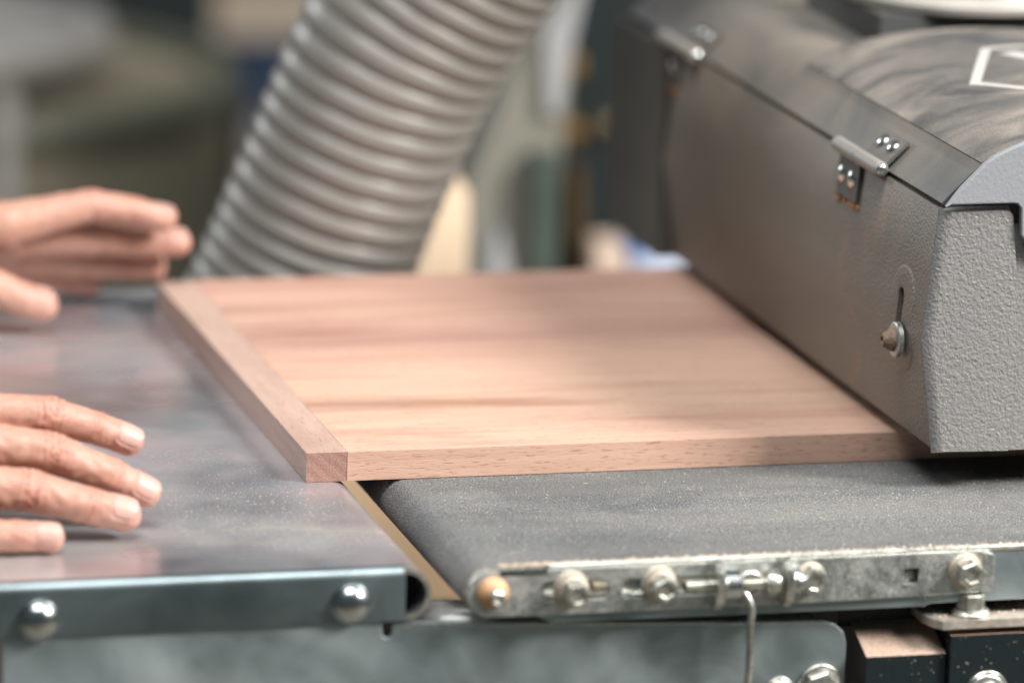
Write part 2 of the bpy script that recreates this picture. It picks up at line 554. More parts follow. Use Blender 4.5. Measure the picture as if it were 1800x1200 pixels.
from_bm('rolled_edge_end', ribbon_bm(arc(10.7, -11.2, 11.2, 92, -92, 26), 1.9, -142.0, -139.2), MAT['bolt'] , tb, ang=60)
from_bm('roll_shade_disc', extrude_bm(arc(10.5, -11.2, 9.2, 90, -90, 16), -128, -124), MAT['dark'], tb)  # added dark disc standing in for the shade inside the roll
# front rail: an angle folded over the top edge
prof = [(-137.6, 0.5), (-138.6, 0.5)] + [(-138.6 + 3.6 * math.cos(math.radians(t)), -3.1 + 3.6 * math.sin(math.radians(t))) for t in (100, 120, 140, 160, 180)] + [(-142.2, -22.3), (-140.9, -22.3)] + [(-140.9, -2.8), (-139.5, -0.9), (-137.6, -0.9)]
bm = bmesh.new()
A = [bm.verts.new((-420 * MM, y * MM, z * MM)) for y, z in prof]
B = [bm.verts.new((11.0 * MM, y * MM, z * MM)) for y, z in prof]
for i in range(len(prof)):
    j = (i + 1) % len(prof); bm.faces.new((A[i], A[j], B[j], B[i]))
bm.faces.new(A[::-1]); bm.faces.new(B)
from_bm('front_rail', bm, MAT['rail'], tb, ang=50)


def dome():
    p = [(0, 8.6), (0.7, 8.6), (1.0, 8.0)] + [(1.0 + 5.4 * math.sin(t), 7.9 * math.cos(t)) for t in [i * math.pi / 2 / 10 for i in range(0, 10)]] + [(6.4, 0)]
    return lathe_bm(p, seg=40)


for x, z in ((-142.4, -14.6), (-12.0, -13.4), (-290, -15.4)):
    shared('dome', dome, 'dome_bolt', MAT['chrome'], tb, (x, -142.2, z))

# ================================================================== SUPPORT BRACKET (galvanised plate below)
sb = empty('support_bracket', (50, -130, -90), 'galvanised steel plate with notched top edge below the table and the belt', 'bracket')
outline = [(-157, -90), (-157, -21.5), (1.4, -21.5), (1.8, -28.4), (3.2, -29.6), (5.0, -29.4), (5.8, -28.2), (5.9, -24.0), (7.5, -23.0), (194, -31.0), (199.5, -32.6), (203.4, -36.0), (205, -41.0), (205.6, -90)]
plate_xz('plate', outline, [], -141.0, -139.0, MAT['zinc'], sb, (50, -130, -90), 0.5)
bm = bmesh.new()
prof2 = [(9, -23.1), (192, -31.0)]
vs = []
for (x, z) in prof2:
    for dy, dz in ((-139.8, 0.15), (-112, 0.9), (-112, -0.7), (-139.0, -1.4)):
        vs.append(bm.verts.new((x * MM, dy * MM, (z + dz) * MM)))
for q in ((0, 1, 5, 4), (1, 2, 6, 5), (2, 3, 7, 6), (3, 0, 4, 7), (3, 2, 1, 0), (4, 5, 6, 7)): bm.faces.new([vs[i] for i in q])
from_bm('top_flange', bm, MAT['dustzinc'], sb)
from_bm('folded_edge', tube_bm([(7.4, -139.9, -24.3), (100, -139.9, -27.9), (193.5, -139.9, -32.0), (199, -139.9, -33.6), (202.6, -139.9, -37.0)], 1.25, 10), MAT['bolt'], sb)
hex_bolt_y(sb, 193.8, -141, -60.0, rw=10.0, rh=8.0, h=4, spacer=1.5, mats=('bolt', 'bolt'), cup=False)
hex_bolt_y(sb, 175.8, -141, -61.5, rw=6.8, rh=4.6, h=5, spacer=2, mats=('bolt', 'bolt'))

# ================================================================== CONVEYOR
cv = empty('conveyor_bed', (180, 120, -22), 'conveyor bed with dusty grey abrasive belt and bolted zinc side plate', 'conveyor belt')
BX, BZ, BR = 45.4, -10.6, 10.4
loop = arc(BX, BZ, BR, 270, 90, 30) + [(x, -0.2 - 0.15 * (i % 2) * 0) for i, x in enumerate((60, 120, 200, 300, 400, 520))]
inner = [(x, -1.9) for x in (520, 400, 300, 200, 120, 60)] + arc(BX, BZ, BR - 1.6, 90, 270, 30)
bottom = [(520, -21.0), (520, -19.4)]
pts = arc(BX, BZ, BR, 270, 90, 30) + [(60, -0.2), (200, -0.2), (520, -0.2), (520, -1.9), (60, -1.9)] + arc(BX, BZ, BR - 1.6, 90, 270, 30) + [(110, BZ - BR + 1.6), (110, BZ - BR)]
from_bm('belt', extrude_bm(pts, -144.6, 356), MAT['belt'], cv, ang=50)
# frayed woven edge of the belt: short ribs standing round the near edge
bm = bmesh.new()
edge_path = arc(BX, BZ, BR - 0.7, 262, 90, 60)
edge_path += [(BX + 1.2 * i, -0.85) for i in range(1, 260)]
for i, (x, z) in enumerate(edge_path[::1]):
    r = 0.55 + random.random() * 0.25
    bmesh.ops.create_icosphere(bm, subdivisions=1, radius=r * MM, matrix=Matrix.Translation(Vector((x + random.uniform(-.15, .15), -144.9 - random.random() * 0.5, z + random.uniform(-.2, .2))) * MM) @ Matrix.Diagonal((1, 1, 1.1, 1)))
o = from_bm('belt_fray', bm, m_plain('belt_edge_fibre', (0.36, 0.33, 0.28), 0.9, 0, 0.35, 900), cv); tag(o, kind='stuff')
from_bm('roller', lathe_bm([(-500, BR - 2.0), (13, BR - 2.0)], origin=(BX, -130, BZ)), MAT['zinc'], cv)
from_bm('belt_bed', box_bm(62, 520, -140, 352, -19, -2.4), MAT['dark'], cv)

# side rail behind the plate, with turned lip below
rail_pts = [(62, -19.5), (73, -24.6), (237, -24.9), (240, -23.6), (560, -23.6), (560, 0.3), (72, 0.3)]
pr = plate_xz('side_rail', rail_pts, [], -147.0, -145.2, MAT['zinc'], cv, (180, 120, -22), 0.3)
bm = ribbon_bm([(0, 0), (1, 0)], 1, 0, 1); bm.free()
# the rail's rolled top edge
bm = tube_bm([(71, -146.6, -0.3), (200, -146.6, -0.3), (560, -146.6, -0.3)], 1.35, 10)
from_bm('rail_top_bead', bm, MAT['bolt'], cv)

def capsule(x0, x1, z, r, n=8):
    return arc(x0 + r, z, r, 90, 270, n) + arc(x1 - r, z, r, -90, 90, n)
sq = [(226.4, -13.8), (233.2, -13.8), (233.2, -7.2), (226.4, -7.2)]
outl = arc(45.6, -10.4, 10.0, 262, 100, 22) + [(60, -0.9), (264.5, -1.6)] + arc(264.2, -4.6, 3.0, 90, 0, 5) + arc(264.2, -16.0, 3.0, 0, -90, 5) + [(200, -20.2), (60, -20.6)]
sp = plate_xz('side_plate', outl, [capsule(66.6, 97.4, -10.2, 4.2), capsule(101.8, 146, -10.4, 4.2), sq], -149.4, -147.3, MAT['dustzinc'], cv, (180, 120, -22), 0.35)
from_bm('slot_backing', box_bm(64, 262, -147.2, -147.05, -17, -4), MAT['bolt'], cv)
from_bm('gap_shade_strip', box_bm(49.5, 69.5, -149.62, -149.2, -2.6, -0.6), MAT['dark'], cv)  # dark strip painting the shaded gap between belt and side plate
# roller shaft
shared('shaftw', lambda: lathe_bm([(0, 6.6), (1.5, 6.6), (3.5, 5.0), (4.5, 3.6)], seg=36), 'shaft_collar', MAT['orange'], cv, (46.4, -149.4, -9.6))
shared('shaftp', lambda: lathe_bm([(0, 3.3), (6.0, 3.3), (6.8, 2.4), (6.3, 1.4), (6.0, 0)], seg=28), 'roller_shaft', MAT['bolt'], cv, (46.4, -152.6, -9.6))
for (x, z, rw, rh, h, spc, rot) in ((80.0, -9.3, 7.6, 5.6, 8.5, 4.5, 0.2), (118.0, -8.6, 7.6, 5.6, 8.5, 4.5, 0.5), (184.6, -9.0, 6.6, 6.0, 7.0, 2.0, 0.8), (253.6, -8.8, 7.4, 6.0, 7.5, 3.0, 0.35)):
    hex_bolt_y(cv, x, -149.4, z, rw, rh, h, spc, rot)
# belt tensioner: two tabs, threaded rod, barrel, nuts
ten = from_bm('tensioner_rod', lathe_bm([(0, 2.6), (40, 2.6)], axis=(1, 0, 0), origin=(128, -154.5, -9.2), seg=20), MAT['bolt'], cv)
bm = bmesh.new()
for k in range(44):
    lathe_bm([(0, 2.5), (0.35, 3.0), (0.7, 2.5)], axis=(1, 0, 0), origin=(128 + k * 0.9, -154.5, -9.2), seg=16, bm=bm)
from_bm('rod_thread', bm, MAT['bolt'], ten)
for x0 in (140.5, 171.0):
    tabp = [(-147.5, -19.5), (-147.5, 0.2), (-156, 0.6), (-160.5, -2.5), (-162, -9), (-160.5, -15.5), (-156, -19.5)]
    bm = bmesh.new()
    A = [bm.verts.new((x0 * MM, y * MM, z * MM)) for y, z in tabp]; B = [bm.verts.new(((x0 + 3.2) * MM, y * MM, z * MM)) for y, z in tabp]
    for i in range(len(tabp)):
        j = (i + 1) % len(tabp); bm.faces.new((A[i], A[j], B[j], B[i]))
    bm.faces.new(A[::-1]); bm.faces.new(B)
    from_bm('tensioner_tab', bm, MAT['bolt'], cv, bevel=0.5)
from_bm('barrel_nut', lathe_bm([(0, 5.6), (0.8, 6.2), (6.6, 6.2), (7.4, 5.6)], axis=(1, 0, 0), origin=(144.6, -154.5, -9.2), seg=28), MAT['chrome'], cv)
from_bm('hex_nut', lathe_bm([(0, 5.0), (.6, 5.8), (6.0, 5.8), (6.6, 5.0)], axis=(1, 0, 0), origin=(163.3, -154.5, -9.2), seg=6, rot=.4), MAT['bolt'], cv)
from_bm('hex_nut', lathe_bm([(0, 5.2), (.6, 6.0), (4.4, 6.0), (5.2, 5.0)], axis=(1, 0, 0), origin=(174.4, -154.5, -9.2), seg=6, rot=.1), MAT['chrome'], cv)

# hanging wire
wh = from_bm('wire_hook', tube_bm([(156.5 + 4.6 * math.cos(t), -154.5 - 0.6 * math.sin(t / 2), -9.2 + 4.6 * math.sin(t)) for t in [math.radians(a) for a in range(-70, 251, 16)]] + [(156.2, -156.5, -16.5), (157.2, -157, -20), (156.6, -157, -28), (156.9, -156.5, -45), (156.0, -156, -70), (156.5, -156, -100)], 1.5, 12), MAT['bolt'])
tag(wh, 'bent steel wire looped over the tensioner rod and hanging down past the galvanised plate', 'wire')

# ================================================================== BASE FRAME at lower right
bf = empty('machine_base', (260, -120, -120), 'black painted machine base with dusty foot plate below the right end of the belt', 'machine base')
# chamfered block
bm = bmesh.new()
b0 = [(209, -100), (209, -44.5), (246, -44.5), (246, -100)]
blk = [(-151, -110), (-151, -45), (-118, -32), (-60, -30), (-60, -110)]
A = [bm.verts.new((211 * MM, y * MM, z * MM)) for y, z in blk]; B = [bm.verts.new((246.5 * MM, y * MM, z * MM)) for y, z in blk]
for i in range(len(blk)):
    j = (i + 1) % len(blk); bm.faces.new((A[i], A[j], B[j], B[i]))
bm.faces.new(A[::-1]); bm.faces.new(B)
from_bm('frame_block', bm, MAT['black'], bf, bevel=0.7)
from_bm('frame_block', box_bm(247.5, 420, -154, -60, -110, -36.4), MAT['black'], bf, bevel=2.0, seg=3)
from_bm('frame_block', box_bm(205, 260, -128, -80, -38, -27.5), MAT['black'], bf, bevel=1.0)
from_bm('frame_block', box_bm(-300, 420, -60, 380, -300, -140), MAT['black'], bf, bevel=1.0)
bpy.data.objects['frame_block.003'].location.z -= 0.03
outx = [(240, -151), (243, -155), (420, -155), (420, -112), (238.5, -112), (237.5, -142)]
bm = bmesh.new()
A = [bm.verts.new((x * MM, y * MM, -33.2 * MM)) for x, y in outx]; B = [bm.verts.new((x * MM, y * MM, -29.6 * MM)) for x, y in outx]
for i in range(len(outx)):
    j = (i + 1) % len(outx); bm.faces.new((A[i], A[j], B[j], B[i]))
bm.faces.new(A[::-1]); bm.faces.new(B)
from_bm('foot_plate', bm, m_zinc('foot_plate_metal', (0.55, 0.52, 0.47), 0.5, 120, 0.9), bf, bevel=0.6)
from_bm('washer', lathe_bm([(0, 8.6), (1.4, 8.6), (2.6, 7.6), (3.0, 6.6)], axis=(0, 0, 1), origin=(258.5, -146, -29.6), seg=36), MAT['bolt'], bf)
from_bm('foot_bolt', lathe_bm([(0, 6.2), (6.2, 6.2), (7.0, 5.2), (7.0, 0)], axis=(0, 0, 1), origin=(258.5, -146, -27.0), seg=6, rot=.2), MAT['bolt'], bf)
hex_bolt_y(bf, 264.5, -154, -62.0, rw=9.6, rh=6.0, h=4, spacer=2, mats=('bolt', 'bolt'), cup=False)

# ================================================================== WOOD PANEL
wp = empty('wooden_panel', (130, 174, 0), 'glued walnut coloured panel with a lighter end strip feeding under the sander head', 'wooden board')
T0, T1 = 0.15, 13.25
from_bm('edge_strip', box_bm(0, 18.2, 0, 348, T0, T1 + 0.05), MAT['strip'], wp, bevel=0.25, seg=2)
ys = [0, 46, 98, 146, 190, 246, 292, 347.6]
for a_, b_ in zip(ys, ys[1:]):
    from_bm('plank', box_bm(18.45, 470, a_ + 0.02, b_ - 0.05, T0, T1 - random.random() * 0.05), MAT['plank'], wp, bevel=0.18, seg=1)

# ================================================================== SANDER HEAD
sh = empty('sander_head', (380, 200, 18), 'grey painted drum sander head with dusty hinged lid above the right side of the panel', 'drum sander')
body = [(270.6, 17.6), (266.6, 43.0), (263.2, 68.8), (265.8, 98.0), (268.6, 127.2), (271.0, 129.2), (300, 129.2), (520, 129.2), (520, 17.6)]
Y0, Y1 = -54.0, 440.0
bm = extrude_bm(body, Y0, Y1)
bm.edges.ensure_lookup_table()
es = [e for e in bm.edges if abs(e.verts[0].co.x - e.verts[1].co.x) < 1e-6 and abs(e.verts[0].co.z - e.verts[1].co.z) < 1e-6 and e.verts[0].co.x < 0.28 and abs(e.verts[0].co.x * 1000 - 270.6) < 1]
bmesh.ops.bevel(bm, geom=es, offset=2.5 * MM, segments=3, affect='EDGES')
house = from_bm('housing', bm, MAT['paint'], sh, ang=50)
# cutting the key slot into the side face
cut_bm = extrude_bm([(255, 0), (285, 0), (285, 1), (255, 1)], 0, 1)
cut_bm.free()
cbm = bmesh.new()
cap_pts = [(-22.5 + dy, z) for dy, z in [(3.6 * math.cos(math.radians(t)), 82 + 3.6 * math.sin(math.radians(t))) for t in range(0, 181, 20)] + [(3.6 * math.cos(math.radians(t)), 60 + 3.6 * math.sin(math.radians(t))) for t in range(180, 361, 20)]]
A = [cbm.verts.new((255 * MM, y * MM, z * MM)) for y, z in cap_pts]; B = [cbm.verts.new((276 * MM, y * MM, z * MM)) for y, z in cap_pts]
for i in range(len(cap_pts)):
    j = (i + 1) % len(cap_pts); cbm.faces.new((A[i], A[j], B[j], B[i]))
cbm.faces.new(A[::-1]); cbm.faces.new(B)
bmesh.ops.recalc_face_normals(cbm, faces=cbm.faces)
cme = bpy.data.meshes.new('cut'); cbm.to_mesh(cme); cbm.free()
co = bpy.data.objects.new('cut', cme); COL.objects.link(co)
bpy.context.view_layer.update()
md = house.modifiers.new('b', 'BOOLEAN'); md.object = co; md.operation = 'DIFFERENCE'; md.solver = 'EXACT'
dg = bpy.context.evaluated_depsgraph_get()
nme = bpy.data.meshes.new_from_object(house.evaluated_get(dg))
house.modifiers.clear(); house.data = nme; nme.name = 'housing'
bpy.data.objects.remove(co)
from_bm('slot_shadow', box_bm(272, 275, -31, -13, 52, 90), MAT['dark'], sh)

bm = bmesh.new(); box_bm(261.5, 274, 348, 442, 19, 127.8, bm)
from_bm('far_side_shade', bm, MAT['farshade'], sh, bevel=1.5)  # added dark panel: the head's far side fading into shade
# cast cheek plate on the near end with a chamfered rim
def rring(pts, y, bm): return [bm.verts.new((x * MM, y * MM, z * MM)) for x, z in pts]
outer = [(270.7, 17.3), (263.4, 68.8), (268.9, 128.2), (300.6, 128.2), (303.2, 125.6), (306.0, 100), (308.4, 70), (308.0, 60), (306.4, 17.0)]
innr = [(275.2, 18.8), (267.9, 68.8), (273.6, 126.2), (299.9, 126.6), (301.8, 124.8), (304.6, 100), (306.8, 70), (306.4, 60), (305.0, 18.2)]
bm = bmesh.new()
r0 = rring(outer, -53.5, bm); r1 = rring(outer, -54.1, bm); r2 = rring(innr, -58.2, bm)
n = len(outer)
for A, B in ((r0, r1), (r1, r2)):
    for i in range(n):
        j = (i + 1) % n; bm.faces.new((A[i], A[j], B[j], B[i]))
bm.faces.new(r2); bm.faces.new(r0[::-1])
from_bm('cheek_plate', bm, MAT['cheek'], sh, bevel=0.5, seg=2, ang=60)
bm = extrude_bm([(305.0, 17.6), (306.0, 70), (305.0, 100), (303.6, 120), (519, 120), (519, 17.8)], -54.9, -53.6)
from_bm('side_casting', bm, MAT['cheek'], sh, bevel=0.4)

# lid: slanted panel, curved cover, recess and plateau
seam = (269.2, 130.4)
from_bm('lid_panel', ribbon_bm([seam, (272, 133.2), (287.4, 148.2), (300, 150.6), (420, 151.5), (520, 140)], 1.6, -55.5, 440), MAT['lid'], sh, ang=50)
PROF = [(286.4, 147.9), (291, 150.6), (297, 153.4), (305, 156.6), (316, 159.3), (328, 161.3), (340, 162.6), (356, 163.7), (373, 164.0), (390, 163.4), (405, 161.6), (422, 157.8), (440, 152), (460, 143), (480, 131)]
PROF = [(x, z + 0.2) for x, z in PROF]
from_bm('cover', ribbon_bm(PROF, 1.0, -56.0, 190), MAT['cover'], sh, ang=50)
from_bm('cover_end', extrude_bm([(288, 149.5)] + [(x, z - 1.0) for x, z in PROF[1:-1]] + [(470, 136), (300, 136)], 186, 188.8), MAT['cover'], sh)
capo = [(269.8, 129.6), (276, 137.8), (286.8, 148.9)] + [(x, z + 1.0) for x, z in PROF[1:]] + [(500, 100), (318, 108), (308, 112), (304.8, 116.5), (304.2, 128.4), (302.5, 130.3), (300, 130.6), (272, 130.6)]
plate_xz('end_cap', capo, [], -61.2, -57.4, MAT['cap'], sh, (380, 200, 18), 0.7)
rim = [(x - 1.2, z - 2.6) for x, z in PROF[3:]]
from_bm('cap_rim', ribbon_bm([(x, z) for x, z in PROF[4:]], 2.6, -64.0, -61.0), MAT['cap'], sh, ang=50)

# dust port behind the cover
from_bm('port_base', box_bm(331, 460, 214, 330, 150.8, 166.5), m_paint('port_paint', (0.05, 0.055, 0.055), 0.0002, 500, 0.2), sh, bevel=2)
dp = from_bm('dust_port', lathe_bm([(0, 50), (14, 50)], axis=(0, 0, 1), origin=(391, 262, 162), seg=64), MAT['dark'], sh)
ringp = [(0, 52), (0.0, 60.0), (1.2, 62.0), (4.5, 62.6), (6.2, 61.4), (6.8, 59), (7.2, 57), (9.0, 56.0), (10.5, 56.4), (12.5, 56), (13, 53), (13, 47), (5, 47), (0, 47)]
from_bm('port_ring', lathe_bm(ringp, axis=(0, 0, 1), origin=(391, 262, 166.6), seg=72), m_plain('pale_port_ring', (0.36, 0.335, 0.30), 0.5, 0, 0.12, 60), dp)

# printed label on the cover
def cover_z(x): return float(np.interp(x, [p[0] for p in PROF], [p[1] for p in PROF]))
def printed(name, pts, parent):
    """polygon strip laid on the cover, slightly proud."""
    bm = bmesh.new(); sub = []
    for (x0, y0), (x1, y1) in zip(pts, pts[1:] + pts[:1]):
        for i in range(6): t = i / 6; sub.append((x0 + (x1 - x0) * t, y0 + (y1 - y0) * t))
    top = [bm.verts.new((x * MM, y * MM, (cover_z(x) + 0.28) * MM)) for x, y in sub]
    return bm, top
def stroke(pa, pb, w, parent, name='print_line'):
    a = Vector(pa); b = Vector(pb); d = (b - a).normalized(); nn = Vector((-d.y, d.x)) * w / 2
    bm = bmesh.new(); N = 10; L = []; Rr = []
    for i in range(N + 1):
        p = a + (b - a) * i / N
        for q, lst in ((p + nn, L), (p - nn, Rr)):
            lst.append(bm.verts.new((q.x * MM, q.y * MM, (cover_z(q.x) + 0.3) * MM)))
    for i in range(N): bm.faces.new((L[i], L[i + 1], Rr[i + 1], Rr[i]))
    return from_bm(name, bm, MAT['print'], parent)
lab = stroke((356.2, 133.4), (323.6, 57.9), 5.0, sh, 'printed_mark')
stroke((325, 59.5), (352, 18), 5.0, lab)
stroke((355, 131.5), (392, 141), 5.0, lab)
stroke((362, 121), (392, 60), 12.0, lab)

# hinges
def hinge(y0, seed):
    h = from_bm('hinge', lathe_bm([(0, 3.1), (0.5, 3.5), (30.4, 3.5), (30.7, 2.6), (31.3, 2.6), (31.6, 3.5), (61.5, 3.5), (62, 3.1)], axis=(0, 1, 0), origin=(265.6, y0, 131.0), seg=32), MAT['hinge'], sh)
    from_bm('pin', lathe_bm([(0, 2.4), (0.9, 2.4), (1.4, 1.6), (1.2, 0)], axis=(0, -1, 0), origin=(265.6, y0 + 0.2, 131.0), seg=24), MAT['screw'], h)
    # upper leaf lies on the slanted lid panel
    d = Vector((15.4, 0, 15.0)).normalized(); nrm = Vector((-d.z, 0, d.x))
    base = Vector((269.0, 0, 132.2))
    def leaf(pt, dv, nv, ya, yb, L, t=1.6):
        bm = bmesh.new(); vs = []
        for yy in (ya, yb):
            for s, k in ((0, 0.1), (L, 0.1), (L, t), (0, t)):
                p = pt + dv * s + nv * k; vs.append(bm.verts.new(Vector((p.x, yy, p.z)) * MM))
        for q in ((0, 1, 5, 4), (1, 2, 6, 5), (2, 3, 7, 6), (3, 0, 4, 7), (3, 2, 1, 0), (4, 5, 6, 7)): bm.faces.new([vs[i] for i in q])
        return from_bm('hinge_leaf', bm, MAT['hingeleaf'], h, bevel=0.4)
    leaf(base - d * 3, d, nrm, y0 + 1, y0 + 30, 17.5)
    d2 = Vector((-0.09, 0, -1)).normalized(); n2 = Vector((-1, 0, 0.09)).normalized()
    b2 = Vector((268.4, 0, 130.5))
    leaf(b2, d2, n2, y0 + 32, y0 + 60, 22)
    sc = lambda: lathe_bm([(0, 4.1), (0.5, 4.1), (1.5, 3.2), (2.1, 1.6), (2.2, 0)], axis=(0, 0, 1), seg=24)
    for yy in (8, 22):
        p = base + d * 8.5 + nrm * 1.6
        o = shared('screw', sc, 'screw', MAT['screw'], h, (p.x, y0 + 1 + yy, p.z)); o.rotation_euler = nrm.to_track_quat('Z', 'Y').to_euler()
        p = b2 + d2 * 12 + n2 * 1.6
        o = shared('screw', sc, 'screw', MAT['screw'], h, (p.x, y0 + 32 + yy, p.z)); o.rotation_euler = n2.to_track_quat('Z', 'Y').to_euler()
    # sawdust caked under the lower leaf
    bm = bmesh.new(); rnd = random.Random(seed)
    for k in range(60):
        t = rnd.random()
        yy = y0 + 31 + t * 30; zz = 107.6 - 0.02 * (yy - y0) + rnd.uniform(-0.8, 0.8)
        if k % 4 == 0: zz += rnd.random() * 5; yy = y0 + 60.5
        r = rnd.uniform(0.5, 1.3)
        bmesh.ops.create_icosphere(bm, subdivisions=1, radius=r * MM, matrix=Matrix.Translation(Vector((266.6 - rnd.random(), yy, zz)) * MM))
    o = from_bm('caked_sawdust', bm, MAT['rust'], h); tag(o, kind='stuff')
    return h
hinge(16.0, 1)
hinge(305.0, 2)

# pressed oblong boss with washer and cap screw on the side face
bm = bmesh.new()
def cap_yz(cy, z0, z1, r, n=14):
    return [(cy + r * math.cos(math.radians(t)), z1 + r * math.sin(math.radians(t))) for t in np.linspace(0, 180, n)] + [(cy + r * math.cos(math.radians(t)), z0 + r * math.sin(math.radians(t))) for t in np.linspace(180, 360, n)]
def side_x(z): return float(np.interp(z, [17.6, 43, 68.8, 98, 127], [270.6, 266.6, 263.2, 265.8, 268.6]))
prev = None
for r, off in ((16.4, -0.15), (15.6, 0.35), (14.4, 0.5), (5.2, 0.5), (4.0, 0.2), (3.8, -0.6)):
    zz0, zz1 = (64.0, 80.0) if r > 10 else (60, 82)
    ring = [bm.verts.new(((side_x(z) - off) * MM, y * MM, z * MM)) for y, z in cap_yz(-25 if r > 10 else -22.5, zz0, zz1, r)]
    if prev:
        for i in range(len(ring)):
            j = (i + 1) % len(ring); bm.faces.new((prev[i], prev[j], ring[j], ring[i]))
    prev = ring
from_bm('pressed_boss', bm, MAT['paint'], sh, ang=60)
ws = from_bm('washer', lathe_bm([(0, 7.9), (2.0, 7.9), (2.5, 7.3), (2.6, 4)], axis=(-1, 0, 0.03), origin=(262.0, -28, 63.0), seg=40), m_zinc('old_washer', (0.42, 0.46, 0.42), 0.4, 200, 0.5), sh)
from_bm('cap_screw', lathe_bm([(0, 5.2), (1.6, 5.1), (2.6, 4.2), (4.2, 3.4), (5.2, 2.8), (5.2, 1.6), (3.8, 1.5), (3.8, 0)], axis=(-1, 0, 0.03), origin=(259.4, -28, 63.0), seg=24), MAT['screwhead'], ws)

# drum under the head
from_bm('sanding_drum', lathe_bm([(0, 48), (560, 48)], axis=(0, 1, 0), origin=(392, -40, 64), seg=48), MAT['dark'], sh)

# ================================================================== DUST HOSE
def hose():
    ctrl = [(-45, 540, -890), (-35, 520, -600), (-8, 480, -280), (56, 444, -95), (92.8, 425, -0.8), (106.8, 416, 42), (119.9, 408, 80), (133.8, 400, 117.5), (151, 392, 150), (176, 380, 190), (212, 366, 232), (262, 350, 280), (322, 334, 326), (400, 320, 372), (500, 320, 405)]
    P = [Vector(c) for c in ctrl]; pts = []
    for i in range(len(P) - 1):
        p0, p1, p2, p3 = P[max(i - 1, 0)], P[i], P[i + 1], P[min(i + 2, len(P) - 1)]
        for k in range(40):
            t = k / 40
            pts.append(0.5 * ((2 * p1) + (-p0 + p2) * t + (2 * p0 - 5 * p1 + 4 * p2 - p3) * t * t + (-p0 + 3 * p1 - 3 * p2 + p3) * t ** 3))
    L = [0]
    for a, b in zip(pts, pts[1:]): L.append(L[-1] + (b - a).length)
    tot = L[-1]; step = 0.8; n = int(tot / step); seg = 96; bm = bmesh.new(); prev = None; u = None
    arr = np.array([tuple(p) for p in pts])
    for i in range(n):
        s = i * step
        p = Vector([float(np.interp(s, L, arr[:, k])) for k in range(3)])
        q = Vector([float(np.interp(s + 1.5, L, arr[:, k])) for k in range(3)])
        d = (q - p).normalized() if s + 1.5 < tot else d
        u = (u - d * u.dot(d)).normalized() if u else d.cross(Vector((0, 1, 0))).normalized()
        w = d.cross(u); ring = []
        for k in range(seg):
            th = 2 * math.pi * k / seg
            ph = (s / 12.4 + 0.12 * math.sin(s / 47.0) - k / seg) % 1.0
            r = 50.4 + 4.0 * (math.sin(math.pi * ph) ** 0.36) + 0.25 * math.sin(s / 23.0 + 2 * th)
            ring.append(bm.verts.new((p + (u * math.cos(th) + w * math.sin(th)) * r) * MM))
        if prev:
            for k in range(seg): bm.faces.new((prev[k], prev[(k + 1) % seg], ring[(k + 1) % seg], ring[k]))
        prev = ring
    o = from_bm('dust_hose', bm, MAT['hose'], None, ang=80)
    tag(o, 'thick ribbed grey flexible dust hose rising behind the wooden panel', 'hose')
hose()


